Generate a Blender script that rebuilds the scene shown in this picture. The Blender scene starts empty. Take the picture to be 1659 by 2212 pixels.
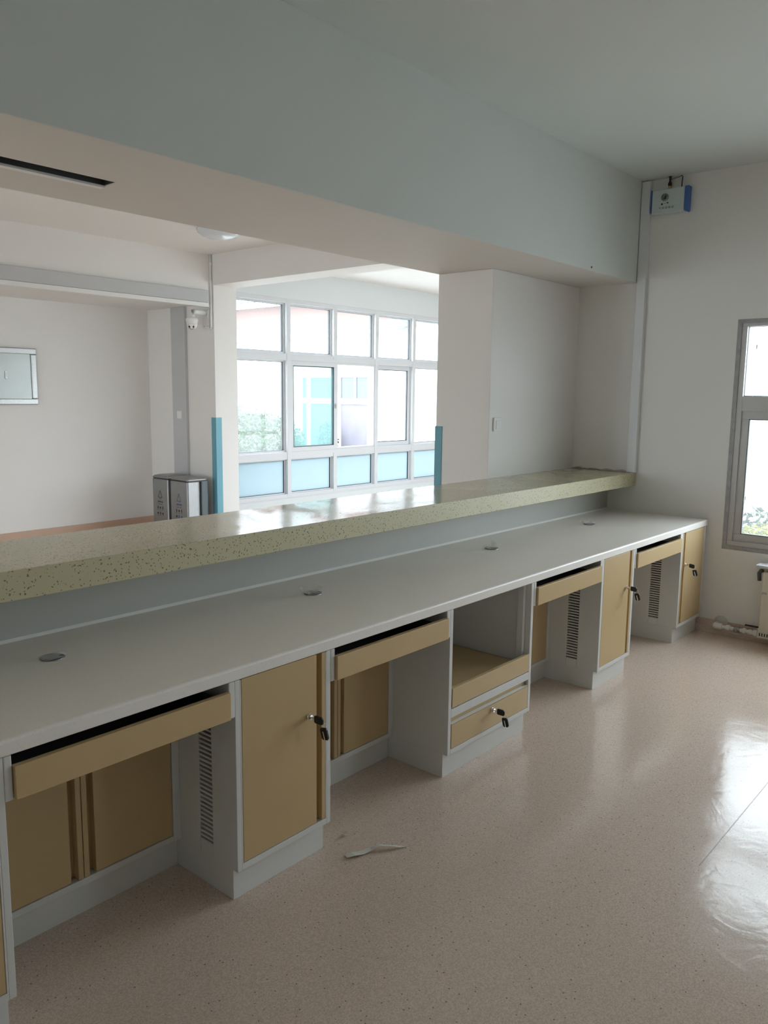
import bpy, bmesh, math, random
from mathutils import Vector, Matrix
random.seed(7)
scene = bpy.context.scene
COL = scene.collection

# ------------------------------------------------------------------ camera
cam_d = bpy.data.cameras.new('camera')
cam = bpy.data.objects.new('camera', cam_d)
COL.objects.link(cam)
cam_d.sensor_fit = 'HORIZONTAL'
cam_d.sensor_width = 36.0
cam_d.lens = 36.0 * 1732.5 / 1659.0
cam_d.clip_start = 0.05
cam_d.clip_end = 300
cam.matrix_world = (Matrix.Translation((-5.3745, -1.7910, 1.5447)) @ Matrix.Rotation(math.radians(-49.29), 4, 'Z')
                    @ Matrix.Rotation(math.radians(81.64), 4, 'X') @ Matrix.Rotation(math.radians(0.638), 4, 'Z'))
scene.camera = cam

# ------------------------------------------------------------------ world, light, exposure
SKY = 5.2
world = bpy.data.worlds.new('overcast_sky')
scene.world = world
world.use_nodes = True
wn = world.node_tree
wn.nodes.clear()
w_out = wn.nodes.new('ShaderNodeOutputWorld')
w_bg = wn.nodes.new('ShaderNodeBackground')
w_tc = wn.nodes.new('ShaderNodeTexCoord')
w_sep = wn.nodes.new('ShaderNodeSeparateXYZ')
w_ramp = wn.nodes.new('ShaderNodeValToRGB')
w_ramp.color_ramp.elements[0].position = 0.0
w_ramp.color_ramp.elements[0].color = (0.86, 0.885, 0.965, 1)
w_ramp.color_ramp.elements[1].position = 0.8
w_ramp.color_ramp.elements[1].color = (0.94, 0.965, 1.045, 1)
wn.links.new(w_tc.outputs['Generated'], w_sep.inputs[0])
wn.links.new(w_sep.outputs['Z'], w_ramp.inputs[0])
wn.links.new(w_ramp.outputs[0], w_bg.inputs['Color'])
w_bg.inputs['Strength'].default_value = SKY
wn.links.new(w_bg.outputs[0], w_out.inputs[0])

def portal(name, loc, rot, sx, sy):
    d = bpy.data.lights.new(name, 'AREA')
    d.shape = 'RECTANGLE'
    d.size, d.size_y = sx, sy
    d.cycles.is_portal = True
    o = bpy.data.objects.new(name, d)
    o.location = loc
    o.rotation_euler = rot
    COL.objects.link(o)

PI = math.pi
# window openings: (x0,x1) or (y0,y1) and heights, used by walls and light portals alike
WIN_R = (-2.35, -0.095, 0.567, 2.035)      # in the right wall, y and z
WIN_R2 = (-4.9, -3.4, 0.567, 2.035)  # added unseen window farther along the right wall
WIN_C = (0.355, 5.15, 0.29, 2.635)         # in the far corridor wall, x and z
WIN_N = (0.50, 5.00, 0.35, 2.15)           # added unseen window in the near corridor wall, x and z
WIN_F = (-8.95, -6.9, 0.10, 2.25)         # added unseen window in the lobby front wall beside the counter, x and z
WIN_L = (3.0, 5.2, 0.10, 2.50)             # added unseen window in the left lobby wall, y and z
portal('daylight_right_window', (0.28, (WIN_R[0] + WIN_R[1]) / 2, 1.3), (0, PI / 2, 0), 1.47, 2.25)
portal('daylight_right_window', (0.28, (WIN_R2[0] + WIN_R2[1]) / 2, 1.3), (0, PI / 2, 0), 1.47, 1.5)
portal('daylight_corridor_window', (2.75, 5.62, 1.46), (-PI / 2, 0, 0), 4.8, 2.35)
portal('daylight_corridor_window', (2.9, 0.98, 1.42), (PI / 2, 0, 0), 4.8, 2.15)
portal('daylight_added_lobby_window', (-9.28, 4.1, 1.3), (0, -PI / 2, 0), 2.4, 2.2)
portal('daylight_added_lobby_window', (-7.875, .69, 1.175), (PI / 2, 0, 0), 2.05, 2.15)

scene.view_settings.view_transform = 'Standard'
scene.view_settings.look = 'None'
scene.view_settings.gamma = 1.0
scene.view_settings.use_curve_mapping = False
scene.view_settings.exposure = 1.10
cy = scene.cycles
cy.max_bounces = 14
cy.diffuse_bounces = 8
cy.glossy_bounces = 6
cy.transmission_bounces = 8
cy.transparent_max_bounces = 24
cy.sample_clamp_indirect = 6.0
cy.caustics_reflective = False
cy.caustics_refractive = False

# ------------------------------------------------------------------ materials
def mat(name, color, rough=0.5, metal=0.0, spec=0.5, noise=None, bump=None, coat=0.0):
    m = bpy.data.materials.new(name)
    m.use_nodes = True
    nt = m.node_tree
    b = nt.nodes['Principled BSDF']
    b.inputs['Base Color'].default_value = (*color, 1)
    b.inputs['Roughness'].default_value = rough
    b.inputs['Metallic'].default_value = metal
    b.inputs['Specular IOR Level'].default_value = spec
    b.inputs['Coat Weight'].default_value = coat
    tc = nt.nodes.new('ShaderNodeTexCoord')
    if noise:
        sc, amt = noise
        n = nt.nodes.new('ShaderNodeTexNoise')
        n.inputs['Scale'].default_value = sc
        n.inputs['Detail'].default_value = 4
        r = nt.nodes.new('ShaderNodeValToRGB')
        r.color_ramp.elements[0].position = 0.3
        r.color_ramp.elements[1].position = 0.7
        r.color_ramp.elements[0].color = tuple(c * (1 - amt) for c in color) + (1,)
        r.color_ramp.elements[1].color = tuple(min(1, c * (1 + amt)) for c in color) + (1,)
        nt.links.new(tc.outputs['Object'], n.inputs['Vector'])
        nt.links.new(n.outputs['Fac'], r.inputs[0])
        nt.links.new(r.outputs[0], b.inputs['Base Color'])
    if bump:
        sc, st = bump
        n = nt.nodes.new('ShaderNodeTexNoise')
        n.inputs['Scale'].default_value = sc
        n.inputs['Detail'].default_value = 3
        bp = nt.nodes.new('ShaderNodeBump')
        bp.inputs['Strength'].default_value = st
        bp.inputs['Distance'].default_value = 0.01
        nt.links.new(tc.outputs['Object'], n.inputs['Vector'])
        nt.links.new(n.outputs['Fac'], bp.inputs['Height'])
        nt.links.new(bp.outputs[0], b.inputs['Normal'])
    return m

M_WALL = mat('wall_paint', (0.80, 0.785, 0.765), 0.62, spec=0.3, noise=(1.5, 0.012), bump=(90, 0.03))
M_CEIL_SHADE = mat('shaded_ceiling_paint', (0.655, 0.69, 0.675), 0.7, spec=0.25, noise=(1.2, 0.012))  # dim grey-green cast of the near room is put into this colour
M_WHITE = mat('white_laminate', (0.66, 0.66, 0.635), 0.42, spec=0.4, noise=(3, 0.01))
M_TAN = mat('tan_laminate', (0.535, 0.39, 0.205), 0.38, spec=0.4, noise=(2.2, 0.02), bump=(300, 0.02))
M_DARKIN = mat('dark_interior', (0.10, 0.10, 0.105), 0.7)
M_ALU = mat('white_aluminium', (0.64, 0.655, 0.675), 0.38, spec=0.5, noise=(4, 0.01))
M_GREYALU = mat('grey_window_frame', (0.52, 0.51, 0.50), 0.42, spec=0.5, noise=(4, 0.02))
M_SEAL = mat('grey_sealant', (0.36, 0.36, 0.36), 0.6, noise=(30, 0.12))
M_GASKET = mat('black_gasket', (0.03, 0.035, 0.04), 0.5)
M_TRUNK = mat("grey_trunking", (0.53, 0.54, 0.55), 0.45, noise=(3, 0.015))
M_WTRUNK = mat('white_trunking', (0.72, 0.735, 0.75), 0.42, noise=(3, 0.015))
M_PLASTIC = mat('white_plastic', (0.80, 0.80, 0.79), 0.35)
M_CREAM = mat('cream_enamel', (0.72, 0.66, 0.55), 0.4, noise=(3, 0.02))
M_STEEL = mat('brushed_steel', (0.42, 0.42, 0.41), 0.38, metal=0.9, noise=(60, 0.06))
M_BINSTEEL = mat('bin_steel', (0.30, 0.305, 0.305), 0.34, metal=0.8, noise=(12, 0.04))
M_CAPGREY = mat('grey_cap_metal', (0.20, 0.20, 0.20), 0.3, metal=0.7)
M_CHROME = mat('chrome', (0.8, 0.8, 0.8), 0.15, metal=1.0)
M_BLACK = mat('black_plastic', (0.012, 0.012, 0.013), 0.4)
M_DARKGREY = mat('dark_grey_plastic', (0.10, 0.125, 0.14), 0.45)
M_TEAL = mat('teal_vinyl', (0.14, 0.37, 0.46), 0.45, noise=(4, 0.02))
M_BLUE = mat('blue_plastic', (0.055, 0.14, 0.40), 0.4)
M_DEVICE = mat('pale_grey_enamel', (0.60, 0.67, 0.68), 0.4)
M_BRASS = mat('brass', (0.55, 0.36, 0.14), 0.35, metal=0.9)
M_INK = mat('black_ink', (0.03, 0.03, 0.035), 0.6)
M_INKGREY = mat('grey_ink', (0.16, 0.18, 0.19), 0.6)
M_INKBLUE = mat('blue_ink', (0.03, 0.10, 0.20), 0.6)
M_CAULK = mat('white_caulk', (0.80, 0.80, 0.78), 0.5)
M_OLDTAPE = mat('dusty_tape', (0.50, 0.44, 0.38), 0.5, noise=(40, 0.15))
M_DOME = mat('opal_lamp_cover', (0.68, 0.72, 0.76), 0.15)
M_DUCTDARK = mat('dark_slot', (0.035, 0.038, 0.036), 0.6)

def film_mat():
    m = bpy.data.materials.new('clear_film')
    m.use_nodes = True
    nt = m.node_tree
    nt.nodes.clear()
    out = nt.nodes.new('ShaderNodeOutputMaterial')
    tr = nt.nodes.new('ShaderNodeBsdfTransparent')
    gl = nt.nodes.new('ShaderNodeBsdfPrincipled')
    gl.inputs['Base Color'].default_value = (0.85, 0.86, 0.86, 1)
    gl.inputs['Roughness'].default_value = 0.15
    mx = nt.nodes.new('ShaderNodeMixShader')
    mx.inputs[0].default_value = 0.28
    nt.links.new(tr.outputs[0], mx.inputs[1])
    nt.links.new(gl.outputs[0], mx.inputs[2])
    nt.links.new(mx.outputs[0], out.inputs[0])
    return m
M_FILM = film_mat()

def glass_mat(name, tint, haze=0.0, hazecol=(0.9, 0.95, 0.95)):
    m = bpy.data.materials.new(name)
    m.use_nodes = True
    nt = m.node_tree
    nt.nodes.clear()
    out = nt.nodes.new('ShaderNodeOutputMaterial')
    tr = nt.nodes.new('ShaderNodeBsdfTransparent')
    tr.inputs[0].default_value = (*tint, 1)
    gl = nt.nodes.new('ShaderNodeBsdfGlossy')
    gl.inputs['Roughness'].default_value = 0.02
    fr = nt.nodes.new('ShaderNodeFresnel')
    # the pane is a solid slab: give both of its faces the same outside reflection
    ge = nt.nodes.new('ShaderNodeNewGeometry')
    io = nt.nodes.new('ShaderNodeMapRange')
    io.inputs['To Min'].default_value = 1.45
    io.inputs['To Max'].default_value = 1 / 1.45
    nt.links.new(ge.outputs['Backfacing'], io.inputs['Value'])
    nt.links.new(io.outputs[0], fr.inputs['IOR'])
    mx = nt.nodes.new('ShaderNodeMixShader')
    nt.links.new(fr.outputs[0], mx.inputs[0])
    nt.links.new(tr.outputs[0], mx.inputs[1])
    nt.links.new(gl.outputs[0], mx.inputs[2])
    last = mx
    if haze:
        df = nt.nodes.new('ShaderNodeBsdfTranslucent')
        df.inputs[0].default_value = (*hazecol, 1)
        m2 = nt.nodes.new('ShaderNodeMixShader')
        m2.inputs[0].default_value = haze
        nt.links.new(mx.outputs[0], m2.inputs[1])
        nt.links.new(df.outputs[0], m2.inputs[2])
        last = m2
    nt.links.new(last.outputs[0], out.inputs[0])
    return m
M_GLASS = glass_mat('clear_glass', (0.93, 0.98, 0.98), 0.05)
M_GLASS2 = glass_mat('doubled_tinted_glass', (0.62, 0.78, 0.77), 0.08, (0.7, 0.85, 0.85))
M_FROST = glass_mat('frosted_glass', (0.75, 0.88, 0.91), 0.92, (0.315, 0.365, 0.38))

def floor_mat():
    m = mat('speckled_vinyl_floor', (0.46, 0.375, 0.30), 0.16, spec=0.48)
    nt = m.node_tree
    b = nt.nodes['Principled BSDF']
    tc = nt.nodes.new('ShaderNodeTexCoord')
    # fine mottling
    n1 = nt.nodes.new('ShaderNodeTexNoise'); n1.inputs['Scale'].default_value = 230; n1.inputs['Detail'].default_value = 3
    r1 = nt.nodes.new('ShaderNodeValToRGB')
    r1.color_ramp.elements[0].position = 0.36; r1.color_ramp.elements[0].color = (0.565, 0.445, 0.365, 1)
    r1.color_ramp.elements[1].position = 0.64; r1.color_ramp.elements[1].color = (0.74, 0.60, 0.505, 1)
    # sparse dark chips
    v = nt.nodes.new('ShaderNodeTexVoronoi'); v.inputs['Scale'].default_value = 52; v.feature = 'F1'
    mp = nt.nodes.new('ShaderNodeMath'); mp.operation = 'LESS_THAN'; mp.inputs[1].default_value = 0.125
    sepc = nt.nodes.new('ShaderNodeSeparateColor')
    gate = nt.nodes.new('ShaderNodeMath'); gate.operation = 'GREATER_THAN'; gate.inputs[1].default_value = 0.52
    mul = nt.nodes.new('ShaderNodeMath'); mul.operation = 'MULTIPLY'
    mix = nt.nodes.new('ShaderNodeMix'); mix.data_type = 'RGBA'
    mix.inputs['B'].default_value = (0.27, 0.205, 0.16, 1)
    nt.links.new(tc.outputs['Object'], n1.inputs['Vector'])
    nt.links.new(tc.outputs['Object'], v.inputs['Vector'])
    nt.links.new(n1.outputs['Fac'], r1.inputs[0])
    nt.links.new(v.outputs['Distance'], mp.inputs[0])
    nt.links.new(v.outputs['Color'], sepc.inputs[0])
    nt.links.new(sepc.outputs[0], gate.inputs[0])
    nt.links.new(mp.outputs[0], mul.inputs[0]); nt.links.new(gate.outputs[0], mul.inputs[1])
    nt.links.new(mul.outputs[0], mix.inputs['Factor'])
    nt.links.new(r1.outputs[0], mix.inputs['A'])
    nt.links.new(mix.outputs['Result'], b.inputs['Base Color'])
    # dusty patches change the gloss; gentle waves of the sheet
    n2 = nt.nodes.new('ShaderNodeTexNoise'); n2.inputs['Scale'].default_value = 1.3; n2.inputs['Detail'].default_value = 5
    r2 = nt.nodes.new('ShaderNodeMapRange')
    r2.inputs['From Min'].default_value = 0.35; r2.inputs['From Max'].default_value = 0.65
    r2.inputs['To Min'].default_value = 0.11; r2.inputs['To Max'].default_value = 0.20
    nt.links.new(tc.outputs['Object'], n2.inputs['Vector'])
    nt.links.new(n2.outputs['Fac'], r2.inputs['Value'])
    nt.links.new(r2.outputs[0], b.inputs['Roughness'])
    n3 = nt.nodes.new('ShaderNodeTexNoise'); n3.inputs['Scale'].default_value = 9; n3.inputs['Detail'].default_value = 6
    n3.inputs['Distortion'].default_value = 1.0
    bp = nt.nodes.new('ShaderNodeBump'); bp.inputs['Strength'].default_value = 0.10; bp.inputs['Distance'].default_value = 0.012
    nt.links.new(tc.outputs['Object'], n3.inputs['Vector'])
    nt.links.new(n3.outputs['Fac'], bp.inputs['Height'])
    nt.links.new(bp.outputs[0], b.inputs['Normal'])
    return m
M_FLOOR = floor_mat()

def stone_mat(name, base, speck, scale, thr, gate_v, rmin, rmax):
    m = mat(name, base, 0.1, spec=0.5)
    nt = m.node_tree
    b = nt.nodes['Principled BSDF']
    tc = nt.nodes.new('ShaderNodeTexCoord')
    nz = nt.nodes.new('ShaderNodeTexNoise'); nz.inputs['Scale'].default_value = 130
    va = nt.nodes.new('ShaderNodeVectorMath'); va.operation = 'SCALE'; va.inputs['Scale'].default_value = 0.012
    vb = nt.nodes.new('ShaderNodeVectorMath'); vb.operation = 'ADD'
    v = nt.nodes.new('ShaderNodeTexVoronoi'); v.inputs['Scale'].default_value = scale
    lt = nt.nodes.new('ShaderNodeMath'); lt.operation = 'LESS_THAN'; lt.inputs[1].default_value = thr
    sp = nt.nodes.new('ShaderNodeSeparateColor')
    gt = nt.nodes.new('ShaderNodeMath'); gt.operation = 'GREATER_THAN'; gt.inputs[1].default_value = gate_v
    mul = nt.nodes.new('ShaderNodeMath'); mul.operation = 'MULTIPLY'
    mix = nt.nodes.new('ShaderNodeMix'); mix.data_type = 'RGBA'
    mix.inputs['A'].default_value = (*base, 1); mix.inputs['B'].default_value = (*speck, 1)
    L = nt.links.new
    L(tc.outputs['Object'], nz.inputs['Vector']); L(nz.outputs['Color'], va.inputs[0])
    L(tc.outputs['Object'], vb.inputs[0]); L(va.outputs[0], vb.inputs[1])
    L(vb.outputs[0], v.inputs['Vector'])
    L(v.outputs['Distance'], lt.inputs[0]); L(v.outputs['Color'], sp.inputs[0]); L(sp.outputs[1], gt.inputs[0])
    L(lt.outputs[0], mul.inputs[0]); L(gt.outputs[0], mul.inputs[1]); L(mul.outputs[0], mix.inputs['Factor'])
    L(mix.outputs['Result'], b.inputs['Base Color'])
    n2 = nt.nodes.new('ShaderNodeTexNoise'); n2.inputs['Scale'].default_value = 2.2; n2.inputs['Detail'].default_value = 6
    n2.inputs['Distortion'].default_value = 1.5
    r2 = nt.nodes.new('ShaderNodeMapRange')
    r2.inputs['From Min'].default_value = 0.4; r2.inputs['From Max'].default_value = 0.7
    r2.inputs['To Min'].default_value = rmin; r2.inputs['To Max'].default_value = rmax
    L(tc.outputs['Object'], n2.inputs['Vector']); L(n2.outputs['Fac'], r2.inputs['Value']); L(r2.outputs[0], b.inputs['Roughness'])
    return m
M_STONE = stone_mat('speckled_quartz', (0.53, 0.485, 0.31), (0.18, 0.145, 0.08), 108, 0.28, 0.30, 0.06, 0.24)
M_STONEEDGE = stone_mat('honed_quartz_edge', (0.53, 0.485, 0.31), (0.18, 0.145, 0.08), 108, 0.28, 0.30, 0.38, 0.5)
M_TOP = stone_mat('pale_grey_solid_surface', (0.84, 0.80, 0.745), (0.78, 0.74, 0.69), 160, 0.3, 0.5, 0.30, 0.42)

M_OUTWALL = mat('outside_white_render', (0.80, 0.81, 0.82), 0.8, noise=(1.2, 0.03))
M_ORANGE = mat('outside_salmon_render', (0.20, 0.105, 0.085), 0.8, noise=(2, 0.03))
M_BAND = mat('outside_grey_blue_ledge', (0.12, 0.14, 0.15), 0.8, noise=(2, 0.03))
M_ROOF = mat('pale_roof_tile', (0.26, 0.25, 0.25), 0.7, noise=(6, 0.08))
M_DOORW = mat('outside_white_door_frame', (0.78, 0.78, 0.80), 0.5)
M_DOORP = mat('lavender_door_panel', (0.14, 0.145, 0.17), 0.5, noise=(5, 0.05))
M_OUTGLASS = mat('outside_dark_glass', (0.07, 0.10, 0.11), 0.08)
M_OUTWIN = mat('outside_blue_glass', (0.22, 0.33, 0.42), 0.1)
M_PAVE = mat('courtyard_paving', (0.50, 0.50, 0.48), 0.85, noise=(4, 0.1))
def leaf_mat(name, a, b_):
    m = mat(name, a, 0.55, spec=0.22)
    nt = m.node_tree
    b = nt.nodes['Principled BSDF']
    tc = nt.nodes.new('ShaderNodeTexCoord')
    n = nt.nodes.new('ShaderNodeTexNoise'); n.inputs['Scale'].default_value = 7
    r = nt.nodes.new('ShaderNodeValToRGB')
    r.color_ramp.elements[0].position = 0.35; r.color_ramp.elements[0].color = (*a, 1)
    r.color_ramp.elements[1].position = 0.65; r.color_ramp.elements[1].color = (*b_, 1)
    nt.links.new(tc.outputs['Object'], n.inputs['Vector']); nt.links.new(n.outputs['Fac'], r.inputs[0])
    nt.links.new(r.outputs[0], b.inputs['Base Color'])
    return m
M_LEAF = leaf_mat('evergreen_leaf', (0.022, 0.062, 0.024), (0.066, 0.115, 0.045))
M_LEAFD = leaf_mat('blue_green_leaf', (0.022, 0.05, 0.036), (0.05, 0.085, 0.055))
M_LEAFY = leaf_mat('yellow_green_leaf', (0.12, 0.15, 0.025), (0.25, 0.24, 0.045))
M_STEM = mat('bark', (0.10, 0.075, 0.05), 0.8, noise=(20, 0.2))

# ------------------------------------------------------------------ mesh helpers
class MB:
    """collects shapes in world space; build() links them as ONE mesh object"""
    def __init__(s):
        s.bm = bmesh.new()
    def box(s, x0, x1, y0, y1, z0, z1):
        a, b = (min(x0, x1), min(y0, y1), min(z0, z1)), (max(x0, x1), max(y0, y1), max(z0, z1))
        v = [s.bm.verts.new((X, Y, Z)) for X in (a[0], b[0]) for Y in (a[1], b[1]) for Z in (a[2], b[2])]
        for f in ((0, 1, 3, 2), (4, 6, 7, 5), (0, 4, 5, 1), (2, 3, 7, 6), (0, 2, 6, 4), (1, 5, 7, 3)):
            s.bm.faces.new([v[i] for i in f])
        return s
    def prism(s, pts, vec):
        vec = Vector(vec)
        a = [s.bm.verts.new(p) for p in pts]
        b = [s.bm.verts.new(Vector(p) + vec) for p in pts]
        n = len(pts)
        s.bm.faces.new(a[::-1]); s.bm.faces.new(b)
        for i in range(n):
            s.bm.faces.new((a[i], a[(i + 1) % n], b[(i + 1) % n], b[i]))
        return s
    def tube(s, path, r, n=10, caps=True):
        path = [Vector(p) for p in path]
        rs = r if isinstance(r, (list, tuple)) else [r] * len(path)
        rings = []
        for i, p in enumerate(path):
            d = (path[min(i + 1, len(path) - 1)] - path[max(i - 1, 0)]).normalized()
            up = Vector((0, 0, 1)) if abs(d.z) < 0.9 else Vector((1, 0, 0))
            u = d.cross(up).normalized(); w = u.cross(d).normalized()
            rings.append([s.bm.verts.new(p + (u * math.cos(2 * PI * k / n) + w * math.sin(2 * PI * k / n)) * rs[i]) for k in range(n)])
        for a, b in zip(rings, rings[1:]):
            for k in range(n):
                s.bm.faces.new((a[k], a[(k + 1) % n], b[(k + 1) % n], b[k]))
        if caps:
            s.bm.faces.new(rings[0][::-1]); s.bm.faces.new(rings[-1])
        return s
    def lathe(s, c, axis, prof, n=24):
        """prof: (radius, distance along axis)"""
        c = Vector(c); ax = Vector(axis).normalized()
        up = Vector((0, 0, 1)) if abs(ax.z) < 0.9 else Vector((1, 0, 0))
        u = ax.cross(up).normalized(); w = ax.cross(u).normalized()
        rings = []
        for r, h in prof:
            if r < 1e-6:
                rings.append([s.bm.verts.new(c + ax * h)])
            else:
                rings.append([s.bm.verts.new(c + ax * h + (u * math.cos(2 * PI * k / n) + w * math.sin(2 * PI * k / n)) * r) for k in range(n)])
        for a, b in zip(rings, rings[1:]):
            for k in range(n):
                k2 = (k + 1) % n
                if len(a) == 1 and len(b) == 1: continue
                if len(a) == 1: s.bm.faces.new((a[0], b[k2], b[k]))
                elif len(b) == 1: s.bm.faces.new((a[k], a[k2], b[0]))
                else: s.bm.faces.new((a[k], a[k2], b[k2], b[k]))
        if len(rings[0]) > 1: s.bm.faces.new(rings[0][::-1])
        if len(rings[-1]) > 1: s.bm.faces.new(rings[-1])
        return s
    def quad(s, pts):
        s.bm.faces.new([s.bm.verts.new(p) for p in pts])
        return s
    def add_mesh(s, me, M):
        n0 = len(s.bm.verts)
        s.bm.from_mesh(me)
        s.bm.verts.ensure_lookup_table()
        for v in s.bm.verts[n0:]:
            v.co = M @ v.co
        return s
    def build(s, name, material, parent=None, bevel=0.0, seg=2, smooth=False, solid=0.0, recalc=True):
        bm = s.bm
        if recalc:
            bmesh.ops.recalc_face_normals(bm, faces=bm.faces[:])
        if parent is None:
            xs = [v.co.x for v in bm.verts]; ys = [v.co.y for v in bm.verts]; zs = [v.co.z for v in bm.verts]
            org = Vector(((min(xs) + max(xs)) / 2, (min(ys) + max(ys)) / 2, min(zs)))
        else:
            org = Vector((0, 0, 0)); p = parent
            while p is not None:
                org += p.location; p = p.parent
        for v in bm.verts:
            v.co -= org
        me = bpy.data.meshes.new(name)
        bm.to_mesh(me); bm.free()
        me.materials.append(material)
        if smooth:
            for p in me.polygons: p.use_smooth = True
        o = bpy.data.objects.new(name, me)
        COL.objects.link(o)
        if parent is None:
            o.location = org
        else:
            o.parent = parent
        if bevel:
            md = o.modifiers.new('bevel', 'BEVEL'); md.width = bevel; md.segments = seg; md.limit_method = 'ANGLE'
            md.angle_limit = math.radians(40)
        if solid:
            md = o.modifiers.new('solid', 'SOLIDIFY'); md.thickness = solid; md.offset = 0
        return o

def thing(name, loc, label, cat, group=None):
    o = bpy.data.objects.new(name, None)
    o.empty_display_size = 0.1
    o.location = loc
    COL.objects.link(o)
    return tag(o, label, cat, group)
def tag(o, label, cat, group=None, kind=None):
    o['label'] = label; o['category'] = cat
    if group: o['group'] = group
    if kind: o['kind'] = kind
    return o
def struct(o, label=None):
    o['kind'] = 'structure'
    if label: o['label'] = label
    return o
def copy_tree(o, parent=None):
    c = o.copy(); COL.objects.link(c)
    if parent is not None: c.parent = parent
    for ch in list(o.children): copy_tree(ch, c)
    return c
def text_mesh(body, size):
    cu = bpy.data.curves.new('lettering', 'FONT')
    cu.body = body; cu.size = size; cu.align_x = 'CENTER'; cu.align_y = 'CENTER'; cu.extrude = size * 0.02
    ob = bpy.data.objects.new('lettering', cu)
    COL.objects.link(ob)
    bpy.context.view_layer.update()
    me = bpy.data.meshes.new_from_object(ob.evaluated_get(bpy.context.evaluated_depsgraph_get()))
    bpy.data.objects.remove(ob); bpy.data.curves.remove(cu)
    return me
def wall_holes(mb, axis, t0, t1, a0, a1, z0, z1, holes):
    """wall of thickness t0..t1 across 'axis' ('x' or 'y'); holes: (a0,a1,z0,z1) along the wall"""
    def bx(p, q, r, s_):
        if q - p < 1e-5 or s_ - r < 1e-5: return
        if axis == 'x': mb.box(t0, t1, p, q, r, s_)
        else: mb.box(p, q, t0, t1, r, s_)
    cur = a0
    for h in sorted(holes):
        bx(cur, h[0], z0, z1)
        bx(h[0], h[1], z0, h[2]); bx(h[0], h[1], h[3], z1)
        cur = h[1]
    bx(cur, a1, z0, z1)
    return mb

# ------------------------------------------------------------------ the setting
ZC = 2.964
XL, YF, YB = -9.0, -6.5, 6.457
XN = -6.7
struct(MB().box(XL - .24, .3, YF - .24, YB + .24, -.12, 0).box(.3, 9.2, 1.012, 5.59, -.12, 0).build('floor', M_FLOOR), 'speckled beige vinyl sheet floor')
struct(MB().box(XL - .24, .24, YF - .24, .59, ZC, ZC + .15).build('ceiling', M_CEIL_SHADE), 'plain ceiling of the near room, shade tone in its colour')
struct(MB().box(XL - .24, .3, .59, YB + .24, ZC, ZC + .15).box(.3, 9.2, 1.012, 5.59, ZC, ZC + .15).build('ceiling', M_WALL), 'plain white ceiling of the lobby')
struct(wall_holes(MB(), 'x', 0, .24, YF - .24, 1.429, 0, ZC, [WIN_R, WIN_R2]).build('wall_right', M_WALL), 'white end wall holding the right window')
struct(wall_holes(MB(), 'x', XL - .24, XL, .578, YB + .24, 0, ZC, [WIN_L]).build('wall_left', M_WALL))
struct(MB().box(XN - .24, XN, YF - .24, .578, 0, ZC).build('wall_left', M_WALL), 'plain left wall of the near room')
struct(wall_holes(MB(), 'y', YF - .24, YF, XN, 0, 0, ZC, []).build('wall_front', M_WALL))
mb = MB().box(XL, .3, YB, YB + .24, 0, ZC).box(XL, 0, YB - .004, YB, 2.284, 2.465)
struct(mb.build('wall_back', M_WALL), 'plain back wall of the lobby recess')
struct(MB().box(-1.117, 0, 1.012, 1.429, 0, 2.311).build('wall_partition', M_WALL, bevel=.004), 'white return wall at the end of the raised counter')
struct(wall_holes(MB(), 'y', .72, .98, XL - .24, XN - .101, 0, 2.3105, [WIN_F]).build('wall_lobby', M_WALL))
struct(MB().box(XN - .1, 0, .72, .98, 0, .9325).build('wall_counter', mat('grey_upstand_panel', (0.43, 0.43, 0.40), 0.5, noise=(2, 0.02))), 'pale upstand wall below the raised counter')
struct(MB().box(0, .30, 5.225, YB + .1, 0, ZC).build('wall_column', M_WALL, bevel=.003), 'white wall end beside the corridor windows')
struct(wall_holes(MB(), 'y', 5.35, 5.59, .30, 9.2, 0, ZC, [WIN_C]).build('wall_far', mat('daylight_tinted_corridor_wall', (0.68, 0.715, 0.72), 0.62, spec=0.3, noise=(1.5, 0.012))), 'white wall around the corridor windows')  # cool tint of the daylight is put into this wall's colour
struct(wall_holes(MB(), 'y', 1.012, 1.25, .24, 9.2, 0, ZC, [WIN_N]).build('wall_near', M_OUTWALL))
struct(MB().box(9.0, 9.2, 1.25, 5.35, 0, ZC).build('wall_end', M_WALL))
# beams and bulkheads
SX = -3.66
struct(MB().box(XL, 0, .578, .584, 2.3115, ZC).build('ceiling_beam', M_CEIL_SHADE), 'front face of the beam over the counter, shade tone in its colour')  # separate thin face so the beam front carries the shaded tone
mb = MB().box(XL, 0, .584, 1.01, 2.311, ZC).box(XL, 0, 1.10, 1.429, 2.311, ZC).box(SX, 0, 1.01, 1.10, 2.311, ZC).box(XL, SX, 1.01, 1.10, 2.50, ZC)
struct(mb.build('ceiling_beam', mat('shaded_beam_tone', (0.69, 0.655, 0.62), 0.65, spec=0.25, noise=(1.5, 0.012))), 'deep beam over the counter')  # underside shade and warm floor bounce are put into this colour
struct(MB().box(0, .30, 1.429, 5.225, 2.655, ZC).build('ceiling_beam', M_WALL), 'beam across the opening to the corridor')
struct(MB().box(XL, 0, 5.265, YB, 2.465, ZC).build('ceiling_beam', M_WALL), 'bulkhead over the lobby recess')
struct(MB().box(XL, -.06, 5.225, 5.268, 2.427, 2.467).build('trim_1', M_PLASTIC), 'white lip along the bulkhead edge')
struct(MB().box(XL, 0, YB - .012, YB, 0, .085).build('baseboard_back', mat('salmon_skirting', (0.55, 0.38, 0.28), 0.35)))
mb = MB().prism([(0, .70, 0), (-.030, .70, 0), (-.014, .70, .012), (-.005, .70, .035), (-.003, .70, .083), (0, .70, .083)], (0, YF - .70, 0))
struct(mb.build('baseboard_right', M_FLOOR), 'coved vinyl skirting on the end wall')
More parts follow.
